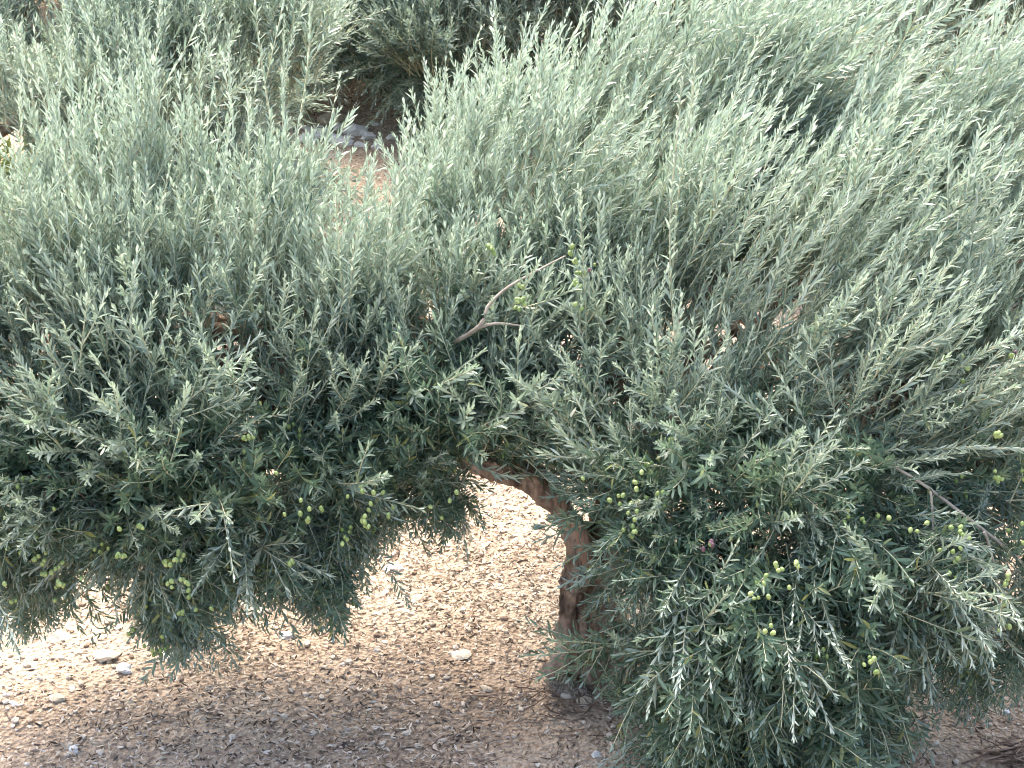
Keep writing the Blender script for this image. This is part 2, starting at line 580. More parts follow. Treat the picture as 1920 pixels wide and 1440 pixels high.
def build_foliage(parent, P, D, kind, scale, n_objects, n_leaf_objects, target):
    """All shoots of one tree: the most visible ones as objects, the rest joined into one 'foliage' part.
    kind: array of kind names; target: (n,3) direction that the shoot curves towards."""
    n = len(P)
    R = frames(D, target, 0.35)
    ti = rng.integers(0, NT, n)
    px, py, zc = project(P + unit(D) * 0.2)
    inside = (px > -30) & (px < 1950) & (py > -30) & (py < 1470)
    # nearest shoot in each small cell of the view, the closest of those first
    cell = (np.clip(px, -30, 1950) // 60).astype(int) * 1000 + (np.clip(py, -30, 1470) // 60).astype(int)
    best = {}
    for i in np.where(inside)[0]:
        c = cell[i]
        if c not in best or zc[i] < zc[best[c]]:
            best[c] = i
    front = sorted(best.values(), key=lambda i: zc[i])
    single = front[:n_objects]
    is_single = np.zeros(n, bool)
    is_single[single] = True
    leaf_left = n_leaf_objects
    for i in single:
        k, t = kind[i], int(ti[i])
        mat = Matrix(np.block([[R[i] * scale[i], P[i][:, None]], [np.zeros((1, 3)), np.ones((1, 1))]]).tolist())
        split = leaf_left > 20
        o = link('leafy_shoot', hi_stem_mesh(k, t) if split else hi_mesh(k, t), parent)
        o.matrix_parent_inverse = parent.matrix_world.inverted()
        o.matrix_basis = mat
        if split:
            T = TPL[k][t]
            for j, lf in enumerate(T.leaves):
                Rl, pos = T.leaf_frame(lf)
                lo = link('leaf', leaf_mesh(k, lf[6], int(round(lf[5] * 4))), o)
                lo.matrix_basis = Matrix(np.block([[Rl, pos[:, None]], [np.zeros((1, 3)), np.ones((1, 1))]]).tolist())
                leaf_left -= 1
                if leaf_left <= 0:
                    break
    # the rest
    Vs, Fs, Ms, As = [], [], [], []
    off = 0
    mats = [M_STEM, M_LEAF, M_LEAF_LOW]
    for k in KINDS:
        for t in range(NT):
            idx = np.where((kind == k) & (ti == t) & ~is_single)[0]
            if len(idx) == 0:
                continue
            V, F, M, A = LOW[k][t]
            VV = np.einsum('nij,vj->nvi', R[idx] * scale[idx, None, None], V) + P[idx][:, None, :]
            FF = F[None] + (np.arange(len(idx)) * len(V))[:, None, None] + off
            Vs.append(VV.reshape(-1, 3)); Fs.append(FF.reshape(-1, 3))
            mm = M.copy()
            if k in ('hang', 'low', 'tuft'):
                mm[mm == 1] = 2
            Ms.append(np.tile(mm, len(idx)))
            As.append((np.tile(A, (len(idx), 1)) + rng.normal(size=(len(idx), 1)) * 0.10).clip(0, 1).ravel())
            off += len(idx) * len(V)
    me = mesh_arrays('foliage', np.vstack(Vs), np.vstack(Fs), mats, np.concatenate(Ms), np.concatenate(As))
    o = link('foliage', me, parent)
    o.matrix_parent_inverse = parent.matrix_world.inverted()
    o['kind'] = 'stuff'
    print('foliage', parent.name, 'shoots', n, 'tris', len(me.polygons))
    return o


def lobes_to_shoots(lobes, density):
    """Shoot bases over a union of ellipsoids. lobe: centre, radii, up weight, wind vector, kind mix, density factor."""
    P, D, K, Tg, Sc = [], [], [], [], []
    C = np.array([l['c'] for l in lobes])
    Rr = np.array([l['r'] for l in lobes])
    for li, l in enumerate(lobes):
        c, r = np.array(l['c']), np.array(l['r'])
        area = 4 * math.pi * ((r[0] * r[1]) ** 1.6 / 3 + (r[0] * r[2]) ** 1.6 / 3 + (r[1] * r[2]) ** 1.6 / 3) ** (1 / 1.6)
        n = int(area * density * l.get('dens', 1))
        nv = unit(rng.normal(size=(n, 3)))
        rad = rng.uniform(0.55, 1.0, n) ** 0.7
        p = c + nv * r * rad[:, None]
        nrm = unit(nv / r)
        p = p + 0.10 * np.stack([vnoise(p, 2.2, s) for s in (5, 6, 7)], -1)
        keep = np.ones(n, bool)
        for lj in range(len(lobes)):
            if lj != li:
                q = np.sum(((p - C[lj]) / Rr[lj]) ** 2, 1)
                keep &= ~((q < 0.45))
        # the side away from the view and the underside carry fewer shoots
        tocam = unit(np.array([0, 0, CAM_H]) - p)
        facing = np.sum(nrm * tocam, 1)
        pr = np.where(facing > -0.05, 1.0, 0.12)
        pr = np.where(nrm[:, 2] < -0.45, pr * l.get('under', 0.25), pr)
        # clumps and gaps
        gap = vnoise(p, 1.6, 9) * 0.6 + vnoise(p, 4.0, 10) * 0.5
        pr = pr * np.clip((0.70 if l.get('up', .8) >= .6 else 0.95) + (1.15 if l.get('up', .8) >= .6 else .7) * gap, 0.05, 1)
        keep &= rng.random(n) < pr
        keep &= p[:, 2] > 0.06
        p, nrm = p[keep], nrm[keep]
        m = len(p)
        d = nrm * l.get('out', 0.55) + np.array([0, 0, 1.0]) * l.get('up', 0.8) + np.array(l.get('wind', (0, 0, 0))) + rng.normal(size=(m, 3)) * l.get('rand', 0.28)
        P.append(p); D.append(unit(d))
        names, w = zip(*l['mix'].items())
        K.append(rng.choice(names, m, p=np.array(w) / sum(w)))
        tg = np.array([0, 0, -1.0]) if l.get('up', .8) < 0 else np.array([0, 0, 1.0]) + np.array(l.get('wind', (0, 0, 0))) * 0.5
        Tg.append(np.tile(tg, (m, 1)))
        Sc.append(rng.uniform(.65, 1.3, m) * l.get('sc', 1.0))
    return np.vstack(P), np.vstack(D), np.concatenate(K), np.vstack(Tg), np.concatenate(Sc)


def branch_obj(name, parent, pts, r0, r1, mat, n=14, sides=7, wob=0.03):
    q = spline(pts, n)
    q[1:-1] += np.stack([vnoise(q[1:-1], 3.0, s) for s in (21, 22, 23)], -1) * wob
    V, F = tube_arrays(q, np.linspace(r0, r1, n) * (1 + 0.12 * vnoise(q, 9.0, 24)), sides)
    o = link(name, mesh_arrays(name, V, F, [mat]), parent)
    o.matrix_parent_inverse = parent.matrix_world.inverted()
    return o


# ------------------------------------------------------------------ the front olive tree
TY = 6.62
base = G(1090, 1285)
front = bpy.data.objects.new('olive_tree', None)
COL.objects.link(front)
front.location = (float(base[0]), float(base[1]), 0)
tag(front, 'large near olive tree with split brown trunk and drooping branches of green olives', 'tree')
bpy.context.view_layer.update()


def fused(name, strands, mat, parent, voxel=0.008, amp=0.010, extra=()):
    """Strands (points, radii) welded into one solid by a voxel remesh, then roughened."""
    Vs, Fs, n = [], [], 0
    for pts, rad in strands:
        k = len(pts) * 5
        q = spline(pts, k)
        rr = np.interp(np.linspace(0, 1, k), np.linspace(0, 1, len(rad)), rad)
        V, F = tube_arrays(q, rr, 14)
        Vs.append(V); Fs.append(F + n); n += len(V)
    me = mesh_arrays(name, np.vstack(Vs), np.vstack(Fs), [mat])
    o = link(name, me)
    md = o.modifiers.new('weld', 'REMESH')
    md.mode = 'VOXEL'
    md.voxel_size = voxel
    sm = o.modifiers.new('smooth', 'SMOOTH')
    sm.iterations = 4
    dg = bpy.context.evaluated_depsgraph_get()
    ev = bpy.data.meshes.new_from_object(o.evaluated_get(dg))
    o.modifiers.clear()
    o.data = ev
    co = np.empty(len(ev.vertices) * 3, np.float32); ev.vertices.foreach_get('co', co); co = co.reshape(-1, 3).astype(float)
    no = np.empty(len(ev.vertices) * 3, np.float32); ev.vertices.foreach_get('normal', no); no = no.reshape(-1, 3).astype(float)
    st = co * np.array([1, 1, 0.35])
    rid = 1 - np.abs(vnoise(co * np.array([1, 1, .22]) + 0.02 * np.stack([vnoise(co, 9, 36), vnoise(co, 9, 37), 0 * co[:, 0]], 1), 30, 34)) * 2.2
    co += no * (amp * vnoise(st, 22, 31) - 0.75 * amp * np.clip(rid, 0, 1) + 0.5 * amp * vnoise(co, 60, 32) + 1.5 * amp * vnoise(co, 7, 33))[:, None]
    ev.vertices.foreach_set('co', co.astype(np.float32).ravel())
    ev.polygons.foreach_set('use_smooth', np.ones(len(ev.polygons), bool))
    if not ev.materials:
        ev.materials.append(mat)
    ev.update()
    o.parent = parent
    o.matrix_parent_inverse = parent.matrix_world.inverted()
    return o


strand_left = ([W(838, 838, 6.50), W(900, 866, 6.50), W(980, 892, 6.52), W(1040, 938, 6.54), W(1078, 1000, 6.56), W(1084, 1060, 6.56), W(1074, 1110, 6.55), W(1072, 1165, 6.53), W(1064, 1215, 6.52), W(1040, 1262, 6.54)],
               [.050, .052, .056, .056, .046, .050, .068, .054, .054, .044])
strand_right = ([W(1330, 780, 6.7), W(1240, 850, 6.7), W(1160, 920, 6.72), W(1135, 1010, 6.70), W(1130, 1100, 6.66), W(1130, 1190, 6.62), W(1128, 1300, 6.6)],
                [.055, .07, .085, .085, .088, .095, .12])
strand_mid = ([W(1076, 975, 6.60), W(1104, 1020, 6.65), W(1112, 1100, 6.63), W(1108, 1180, 6.60), W(1100, 1285, 6.58)], [.045, .058, .06, .07, .09])
root_left = ([W(1075, 1180, 6.52), W(1050, 1235, 6.48), W(1020, 1266, 6.46)], [.05, .05, .03])
root_right = ([W(1150, 1200, 6.6), W(1180, 1290, 6.55), W(1190, 1330, 6.5)], [.07, .07, .05])
knob = ([W(1062, 1095, 6.53), W(1046, 1100, 6.52)], [.045, .03])
knob2 = ([W(1050, 1190, 6.5), W(1036, 1196, 6.49)], [.035, .02])
stub = ([W(1052, 948, 6.50), W(1046, 930, 6.47), W(1060, 975, 6.48)], [.03, .03, .02])
fused('trunk', [strand_left, strand_right, strand_mid, root_left, root_right, knob, knob2, stub], M_BARK, front, .0055, .013)
# exposed heartwood: a pale blade of bare wood along the split
blade = spline([W(1070, 962, 6.535), W(1091, 1000, 6.53), W(1101, 1050, 6.535), W(1100, 1100, 6.55)], 14)
V, F = tube_arrays(blade, np.array([.010, .020, .030, .027, .034, .030, .034, .030, .031, .026, .026, .019, .014, .005]), 10)
V = V + .006 * np.stack([vnoise(V * np.array([1, 1, .4]), 40, s_) for s_ in (71, 72, 73)], -1)
o = link('bare_wood', mesh_arrays('bare_wood', V, F, [M_WOOD]), front)
o.matrix_parent_inverse = front.matrix_world.inverted()
o['label'] = 'pale strip of bare wood along the split in the trunk'

SOFT = {'spray': .4, 'whip': .6}
SW = {'swept': .6, 'whip': .4}
HG = {'hang': 1.0}
LO = {'hang': .36, 'low': .40, 'spray': .24}
MIXL = {'spray': .85, 'low': .15}


def lobe(px, py, Y, r, **k):
    d = dict(c=W(px, py, Y), r=r)
    d.update(k)
    return d


UPR = dict(out=.28, up=1.0, rand=.13)
FL = [
    # left half of the crown, upright shoots
    lobe(330, 620, 7.1, (.60, .62, .38), mix=SOFT, wind=(-.02, 0, 0), **UPR),
    lobe(20, 640, 7.05, (.50, .60, .38), mix=SOFT, wind=(-.12, 0, 0), **UPR),
    lobe(625, 670, 7.1, (.36, .52, .32), mix=SOFT, wind=(.05, 0, 0), **UPR),
    lobe(430, 770, 6.75, (.75, .42, .30), mix=MIXL, up=.75, out=.5, rand=.25),
    lobe(100, 790, 6.7, (.55, .42, .30), mix=MIXL, up=.7, out=.5, wind=(-.25, 0, 0), rand=.25),
    lobe(960, 500, 7.5, (.42, .52, .36), mix=SOFT, out=.28, up=1.0, wind=(.35, 0, 0), rand=.15),
    lobe(850, 720, 6.9, (.40, .36, .26), mix=MIXL, up=.7, wind=(.15, 0, 0), rand=.3, dens=.9),
    lobe(1085, 740, 7.05, (.36, .40, .30), mix=MIXL, up=.7, rand=.28),
    # right half, swept up and to the right
    lobe(1380, 620, 7.05, (.56, .60, .40), mix=SW, up=.8, out=.28, wind=(.62, 0, 0), rand=.14),
    lobe(1470, 300, 8.2, (.85, .70, .50), mix=SW, up=.85, out=.22, wind=(1.05, 0, 0), rand=.12),
    lobe(1190, 420, 8.0, (.40, .6, .42), mix=SW, up=.9, out=.25, wind=(.65, 0, 0), rand=.13),
    lobe(1810, 480, 7.6, (.60, .70, .50), mix=SW, up=.8, out=.22, wind=(1.0, 0, 0), rand=.14),
    lobe(1560, 800, 6.65, (.60, .45, .32), mix=SW, up=.6, out=.4, wind=(.6, 0, 0), rand=.2),
    lobe(1270, 840, 6.55, (.34, .32, .24), mix=MIXL, up=.6, wind=(.1, 0, 0), rand=.35),
    lobe(1860, 800, 6.7, (.40, .45, .32), mix=SW, up=.6, out=.4, wind=(.5, 0, 0), rand=.22),
    # dense lower rim
    lobe(230, 880, 6.55, (.36, .28, .20), mix=LO, up=.0, out=.8, rand=.5, under=1, dens=2.2),
    lobe(30, 880, 6.5, (.28, .28, .20), mix=LO, up=.0, out=.8, rand=.5, under=1, dens=2.2),
    lobe(470, 880, 6.55, (.36, .28, .20), mix=LO, up=.0, out=.8, rand=.5, under=1, dens=2.4),
    lobe(690, 850, 6.65, (.30, .28, .18), mix=LO, up=.0, out=.8, rand=.5, under=1, dens=1.9),
    lobe(835, 810, 6.6, (.24, .24, .13), mix=LO, up=.1, out=.8, rand=.5, under=1, dens=2.6),
    lobe(420, 800, 7.0, (.62, .20, .22), mix=LO, up=.2, out=.6, rand=.5, under=1, dens=1.6),
    lobe(1800, 800, 7.0, (.5, .2, .3), mix=LO, up=.3, wind=(.4, 0, 0), out=.6, rand=.5, under=1, dens=1.5),
    # skirts
    lobe(1420, 980, 6.25, (.54, .36, .28), mix=LO, up=-.15, out=.7, rand=.45, under=1, dens=1.5),
    lobe(1275, 1010, 6.2, (.18, .22, .26), mix=LO, up=-.2, out=.7, rand=.45, under=1, dens=1.3),
    lobe(1430, 1200, 6.0, (.46, .32, .30), mix=HG, up=-.4, out=.65, rand=.45, under=1, dens=1.9),
    lobe(1430, 1350, 5.9, (.40, .28, .18), mix=HG, up=-.35, out=.65, rand=.45, under=1, dens=1.9),
    lobe(1240, 1240, 5.98, (.18, .2, .20), mix=LO, up=.05, out=.7, rand=.5, under=1, wind=(-.15, 0, 0), dens=1.1),
    lobe(1830, 1040, 6.2, (.30, .32, .32), mix=LO, up=-.4, out=.6, rand=.45, under=1, dens=1.5),
    lobe(1620, 1050, 6.2, (.25, .32, .32), mix=LO, up=-.3, out=.6, rand=.45, under=1, dens=1.5),
    lobe(75, 980, 6.4, (.15, .14, .26), mix=HG, up=-.9, out=.35, rand=.3, under=1, dens=4, sc=.75),
    lobe(80, 1110, 6.4, (.08, .09, .13), mix={'tuft': 1.}, up=-.9, out=.25, rand=.2, under=1, dens=5.6, sc=.9),
    lobe(320, 1000, 6.35, (.20, .16, .28), mix=HG, up=-.9, out=.35, rand=.3, under=1, dens=4, sc=.75),
    lobe(345, 1130, 6.3, (.11, .10, .14), mix={'tuft': 1.}, up=-.9, out=.25, rand=.22, under=1, dens=5.6, sc=.9),
    lobe(350, 1185, 6.3, (.07, .08, .06), mix={'tuft': 1.}, up=-.9, out=.25, rand=.2, under=1, dens=8.7, sc=.9),
    lobe(575, 970, 6.45, (.24, .16, .24), mix=HG, up=-.9, out=.4, rand=.35, under=1, dens=4, sc=.75),
    lobe(580, 1080, 6.4, (.15, .12, .12), mix={'tuft': 1.}, up=-.9, out=.35, rand=.3, under=1, dens=5.0, sc=.9),
    lobe(545, 1050, 6.4, (.10, .10, .12), mix={'tuft': 1.}, up=-.9, out=.3, rand=.3, under=1, dens=6.8, sc=.9),
    lobe(620, 1060, 6.4, (.10, .10, .12), mix={'tuft': 1.}, up=-.9, out=.3, rand=.3, under=1, dens=6.8, sc=.9),
    lobe(320, 1120, 6.28, (.12, .08, .12), mix={'tuft': 1.}, up=-.9, out=.25, rand=.25, under=1, dens=5.6, sc=.9),
    lobe(790, 910, 6.6, (.19, .18, .14), mix=HG, up=-.8, out=.45, rand=.35, under=1, dens=3, sc=.7),
    lobe(830, 970, 6.5, (.11, .10, .09), mix={'tuft': 1.}, up=-.8, out=.45, rand=.35, under=1, dens=3.1, sc=.9),
    lobe(1860, 1180, 6.1, (.12, .14, .14), mix=HG, up=-.6, out=.5, rand=.35, under=1, dens=4, sc=.7),
    lobe(1115, 770, 7.25, (.22, .15, .26), mix=MIXL, up=.7, rand=.3, dens=1.6),
    lobe(450, 925, 6.5, (.22, .15, .17), mix=LO, up=-.4, out=.7, rand=.45, under=1, dens=3.2),
    lobe(410, 870, 6.45, (.30, .15, .14), mix=LO, up=0, out=.7, rand=.45, under=1, dens=2.2),
    lobe(410, 800, 6.75, (.30, .15, .15), mix=LO, up=.2, out=.7, rand=.45, under=1, dens=2.5),
    lobe(1345, 650, 7.3, (.30, .15, .25), mix=SW, out=.28, up=.8, wind=(.5, 0, 0), rand=.2, dens=1.8),
    lobe(1560, 730, 7.1, (.38, .15, .25), mix=SW, out=.3, up=.7, wind=(.6, 0, 0), rand=.2, dens=1.8),
    lobe(1130, 900, 6.95, (.20, .12, .17), mix={'low': 1.}, up=.3, out=.6, rand=.45, under=1, dens=2.6),
    lobe(1010, 815, 6.9, (.26, .12, .12), mix={'low': 1.}, up=.4, out=.5, rand=.4, under=1, dens=2.4),
    # behind the shell
    lobe(1000, 470, 8.1, (.5, .2, .36), mix=SOFT, out=.28, up=1.0, wind=(.3, 0, 0), rand=.15),
    lobe(1420, 620, 7.7, (.7, .2, .36), mix=SW, out=.28, up=.9, wind=(.6, 0, 0), rand=.15),
    lobe(960, 640, 7.2, (.35, .2, .26), mix=MIXL, up=.8, rand=.25),
    lobe(780, 460, 7.6, (.16, .2, .2), mix=SOFT, out=.25, up=1.0, wind=(.1, 0, 0), rand=.15),
]
P, D, K, T, sc = lobes_to_shoots(FL, 150)
EX = [(512, 250, 7.3, -5, 1.25), (530, 240, 7.3, 3, .9), (560, 235, 7.3, 8, 1.5), (600, 300, 7.3, 10, .8), (665, 255, 7.25, 6, .6), (130, 330, 7.1, -4, 1.0), (205, 330, 7.1, 6, 1.0),
      (300, 300, 7.2, 3, 1.0), (410, 260, 7.3, 2, 1.1), (1272, 640, 6.6, -6, 1.6), (1262, 500, 6.7, 4, 1.5), (1345, 600, 6.5, 10, 1.3), (1560, 480, 6.7, 15, 1.5), (1700, 520, 6.6, 28, 1.5),
      (1100, 660, 6.55, -3, 1.2), (1180, 720, 6.55, -4, 1.2), (690, 760, 6.6, 12, 1.3), (660, 700, 6.6, -4, 1.3), (1500, 760, 6.4, 48, 1.5), (1560, 840, 6.3, 60, 1.4), (1360, 760, 6.45, 30, 1.4),
      (230, 870, 6.25, -38, 1.4), (240, 860, 6.2, 45, 1.4), (250, 800, 6.3, 5, 1.5), (960, 620, 6.7, -20, 1.0), (1010, 400, 7.0, 55, 1.2), (1080, 430, 6.95, 62, 1.2), (1040, 330, 7.1, 58, 1.2)]
for (ex, ey, eY, lean, es) in EX:
    P = np.vstack([P, W(ex, ey, eY)]); a_ = math.radians(lean)
    D = np.vstack([D, unit(np.array([math.sin(a_), -.15 + rng.normal() * .08, math.cos(a_)]))])
    K = np.append(K, 'whip' if abs(lean) < 20 else 'spray'); T = np.vstack([T, (0, 0, 1.0)]); sc = np.append(sc, es * .85)
# prune the hanging skirts: where the photograph shows open soil and the trunk, no shoot hangs in front
def in_poly(x, y, poly):
    c = np.zeros(len(x), bool)
    n_ = len(poly)
    for a_ in range(n_):
        (x0, y0), (x1, y1) = poly[a_], poly[(a_ + 1) % n_]
        if y0 == y1:
            continue
        c ^= ((y0 > y) != (y1 > y)) & (x < (x1 - x0) * (y - y0) / (y1 - y0) + x0)
    return c


OPEN = [[(-200, 1150), (30, 1205), (115, 1205), (150, 1110), (180, 1075), (215, 1110), (270, 1225), (330, 1255), (430, 1250), (430, 1160), (445, 1110), (500, 1150), (560, 1185), (650, 1185),
         (655, 1130), (710, 1090), (700, 1050), (760, 1010), (830, 1040), (885, 1050), (885, 960), (880, 868), (960, 866), (1060, 898), (1105, 950), (1160, 1005), (1188, 1060), (1192, 1180), (1135, 1250), (1105, 1330), (1190, 1500), (-200, 1500)],
        [(1745, 1500), (1755, 1260), (1790, 1240), (1850, 1290), (2000, 1310), (2000, 1500)]]
clear = np.zeros(len(P), bool)
LEN = np.vectorize({'tuft': .42, 'hang': .8, 'low': .9}.get)(K, 1.0).astype(float)
for f_ in (0.0, 0.12, 0.25, 0.38, 0.5):
    qx, qy, _ = project(P + D * (sc * f_ * LEN)[:, None] + T * (.12 * f_ * f_))
    for poly in OPEN:
        clear |= in_poly(qx, qy, poly)
clear &= P[:, 1] < 7.3
GAPS = [[(540, 218), (600, 205), (690, 190), (735, 150), (752, 240), (722, 330), (682, 350), (640, 292), (560, 285)], [(-60, 245), (52, 248), (66, 300), (30, 350), (-60, 365)]]
CORNER = [[(20, -60), (140, -60), (130, 30), (95, 85), (40, 82), (0, 40)]]


def in_gaps(P, D, sc, polys, fs):
    r = np.zeros(len(P), bool)
    for f_ in fs:
        qx, qy, _ = project(P + D * (sc * f_)[:, None])
        for poly in polys:
            r |= in_poly(qx, qy, poly)
    return r


clear |= in_gaps(P, D, sc, GAPS, (.1, .3, .5)) & (rng.random(len(P)) < .93)
clear &= ~((rng.random(len(P)) < .10) & (P[:, 0] > W(1170, 1200, 6.2)[0]))
P, D, K, T, sc = P[~clear], D[~clear], K[~clear], T[~clear], sc[~clear]
build_foliage(front, P, D, K, sc, 300, 300, T)

# limbs and branches inside the crown
crotchL, crotchR = W(900, 866, 6.50), W(1240, 850, 6.7)
for i, l in enumerate(FL):
    c = np.array(l['c']); r = np.array(l['r'])
    if l.get('up', .8) < .3:
        c = c + np.array([0, .25, .35])
    s = crotchL if c[0] < 0.0 else crotchR
    mid = (s + c) / 2 + np.array([0, 0.25, 0.22])
    branch_obj('limb', front, [s, mid, c], 0.042, 0.016, M_BARK)
    for k in range(5):
        nv = unit(rng.normal(size=3) + np.array([0, -0.1, 0.4]))
        e = c + nv * r * 0.95
        branch_obj('branch', front, [c, (c + e) / 2 + np.array([0, 0, -.04]), e], 0.012, 0.004, M_BROWNTWIG, 8, 5, .02)

# bare branches that show
def bare(pts, r0, r1, label, mat=M_GREYWOOD, n=16, wob=.012):
    b = branch_obj('bare_branch', front, pts, r0, r1, mat, n, 8, wob)
    b['label'] = label
    return b


bare([W(820, 655, 6.6), W(896, 612, 6.42), W(914, 575, 6.42), W(945, 545, 6.44), W(985, 520, 6.46), W(1060, 480, 6.56)], .0095, .003, 'grey leafless branch rising to the right amid the leaves', wob=.015)
bare([W(893, 614, 6.42), W(930, 607, 6.40), W(985, 612, 6.44)], .007, .003, 'short grey leafless fork pointing right')
bare([W(1590, 850, 6.2), W(1650, 868, 6.02), W(1740, 915, 5.93), W(1830, 985, 5.90), W(1925, 1060, 5.88), W(1990, 1110, 5.85)], .0055, .0065, 'long grey bare branch slanting down to the right')
bare([W(1745, 922, 5.86), W(1748, 1000, 5.84), W(1742, 1090, 5.82)], .005, .003, 'thin bare twig hanging under the grey branch')
bare([W(1845, 998, 5.82), W(1870, 1080, 5.8), W(1885, 1180, 5.78)], .006, .003, 'thin bare twig at the end of the grey branch')
bare([W(1300, 1750 - 970, 6.5), W(1370, 768, 6.5), W(1440, 800, 6.5)], .007, .004, 'small bare twig in the right crown')
for (a, b_, c_) in (((95, 872), (88, 920), (50, 985)), ((100, 872), (118, 930), (135, 990)), ((98, 874), (100, 930), (92, 1000)), ((104, 874), (140, 915), (180, 950))):
    bare([W(*a, 6.12), W(*b_, 6.1), W(*c_, 6.1)], .006, .002, 'brown dry twig in a drooping fan at the left', M_BROWNTWIG, 10)

# olives
def ellipsoid(rx, rz, nu=10, nv=7):
    V = [(0, 0, rz)]
    for i in range(1, nv):
        a = math.pi * i / nv
        for j in range(nu):
            b = 2 * math.pi * j / nu
            V.append((rx * math.sin(a) * math.cos(b), rx * math.sin(a) * math.sin(b), rz * math.cos(a)))
    V.append((0, 0, -rz * 1.06))
    F = []
    for j in range(nu):
        k = (j + 1) % nu
        F.append((0, 1 + j, 1 + k))
        for i in range(nv - 2):
            p, q = 1 + i * nu, 1 + (i + 1) * nu
            F += [(p + j, q + j, q + k), (p + j, q + k, p + k)]
        F.append((1 + (nv - 2) * nu + j, len(V) - 1, 1 + (nv - 2) * nu + k))
    return np.array(V, float), np.array(F, int)


oV, oF = ellipsoid(0.0080, 0.0100)
OLV = mesh_arrays('olive', oV, oF, [M_OLIVE])
OLD = mesh_arrays('ripe_olive', oV, oF, [M_OLIVE_DARK])
clusters = [  # px, py, Y, count, spread x, spread z, ripe
    (988, 410, 6.75, 14, 14, 40, 0), (1000, 480, 6.7, 7, 16, 20, 0), (1045, 560, 6.5, 11, 14, 32, 0), (980, 575, 6.5, 6, 14, 22, 0), (1018, 545, 6.5, 4, 10, 20, 0), (1060, 590, 6.5, 5, 14, 12, 0),
    (1075, 495, 6.75, 4, 16, 10, 0), (1110, 490, 6.75, 4, 12, 10, 1),
    (1890, 650, 6.3, 4, 12, 12, 1), (1770, 675, 6.35, 4, 14, 10, 0), (1830, 690, 6.3, 3, 10, 10, 0), (1885, 900, 6.0, 12, 22, 40, 0), (1870, 640, 6.3, 3, 10, 8, 0),
    (1790, 1060, 5.85, 9, 16, 30, 0), (1875, 1150, 5.8, 8, 16, 24, 0), (1810, 1000, 5.85, 5, 14, 20, 0), (1910, 1080, 5.8, 6, 10, 30, 0),
    (1180, 925, 6.1, 12, 28, 26, 0), (1240, 930, 6.1, 4, 12, 14, 0), (1185, 1000, 6.05, 7, 18, 26, 0), (1260, 815, 6.2, 2, 8, 6, 0),
    (1450, 1080, 5.72, 9, 16, 20, 0), (1410, 1100, 5.72, 4, 10, 14, 0), (1640, 1245, 5.6, 6, 12, 16, 0), (1440, 1190, 5.6, 4, 10, 12, 0), (1500, 1050, 5.75, 3, 8, 10, 0), (1322, 1015, 5.9, 5, 9, 8, 1), (1700, 1000, 5.9, 4, 12, 14, 0),
    (60, 1000, 6.15, 12, 40, 30, 0), (100, 1080, 6.1, 14, 34, 30, 0), (70, 1130, 6.1, 9, 20, 18, 0), (115, 1120, 6.1, 5, 8, 8, 0), (40, 905, 6.2, 4, 14, 10, 0),
    (250, 1030, 6.0, 10, 34, 24, 0), (330, 1050, 6.0, 8, 26, 30, 0), (360, 1100, 5.98, 6, 14, 20, 0), (360, 1150, 6.0, 5, 20, 12, 0), (300, 1080, 6.0, 6, 24, 20, 0),
    (470, 850, 6.25, 7, 16, 12, 0), (240, 845, 6.25, 3, 10, 6, 0), (580, 1020, 6.15, 8, 20, 16, 0), (660, 1000, 6.2, 8, 16, 16, 0), (650, 960, 6.2, 5, 20, 14, 0), (540, 960, 6.2, 4, 22, 18, 0),
    (690, 920, 6.3, 8, 18, 22, 0), (740, 960, 6.3, 5, 18, 16, 0), (840, 930, 6.35, 5, 20, 18, 0), (690, 800, 6.35, 3, 8, 6, 0), (800, 657, 6.5, 4, 9, 6, 1), (130, 905, 6.1, 4, 20, 12, 0),
]
n_ol = 0
SH = np.vstack([P + D * (sc * f_)[:, None] for f_ in (.1, .2, .3, .4)])
for (px, py, Yc, cnt, sx, sz, ripe) in clusters:
    cnt = min(cnt, 300 - n_ol)
    for _ in range(cnt):
        q = W(px + rng.normal() * sx * .7, py + rng.normal() * sz * .8, Yc - .12 + rng.normal() * 0.03)
        dv = SH - q
        j_ = int(np.argmin(np.einsum('ij,ij->i', dv, dv)))
        dd = float(np.linalg.norm(dv[j_]))
        if dd > .05:
            q = q + dv[j_] * (1 - .05 / dd)
        q = q + unit(np.array([0, 0, CAM_H]) - q) * .075
        o = link('olive', OLD if ripe and rng.random() < .7 else OLV, front)
        o.matrix_parent_inverse = front.matrix_world.inverted()
        o.location = q
        o.rotation_euler = (rng.normal() * .5, rng.normal() * .5, rng.uniform(0, 6))
        s = rng.uniform(.85, 1.15)
        o.scale = (s, s, s)
        if ripe:
            if o.data == OLD: o['label'] = 'dark ripening olive'
        n_ol += 1

# smaller fruit deeper among the hanging shoots, past the three hundred single olives
hs = np.where(np.isin(K, ['hang', 'low', 'tuft']) & (P[:, 1] < 6.5))[0]
Vs, Fs, n = [], [], 0
sV, sF = ellipsoid(0.0080, 0.0100, 7, 5)
for i_ in rng.choice(hs, 95, replace=False):
    c_ = P[i_] + D[i_] * sc[i_] * rng.uniform(.12, .3) + unit(np.array([0, 0, CAM_H]) - P[i_]) * .05
    for _ in range(int(rng.integers(2, 7))):
        a_ = sV * rng.uniform(.8, 1.1) + c_ + rng.normal(size=3) * np.array([.018, .012, .028])
        Vs.append(a_); Fs.append(sF + n); n += len(sV)
M_OLIVE_MANY = island_mat('green_olives', [(0.0, (0.11, 0.18, 0.05)), (0.8, (0.27, 0.35, 0.12)), (0.96, (0.30, 0.34, 0.11)), (1.0, (0.10, 0.05, 0.05))], .35)
o = link('olives', mesh_arrays('olives', np.vstack(Vs), np.vstack(Fs), [M_OLIVE_MANY]), front)
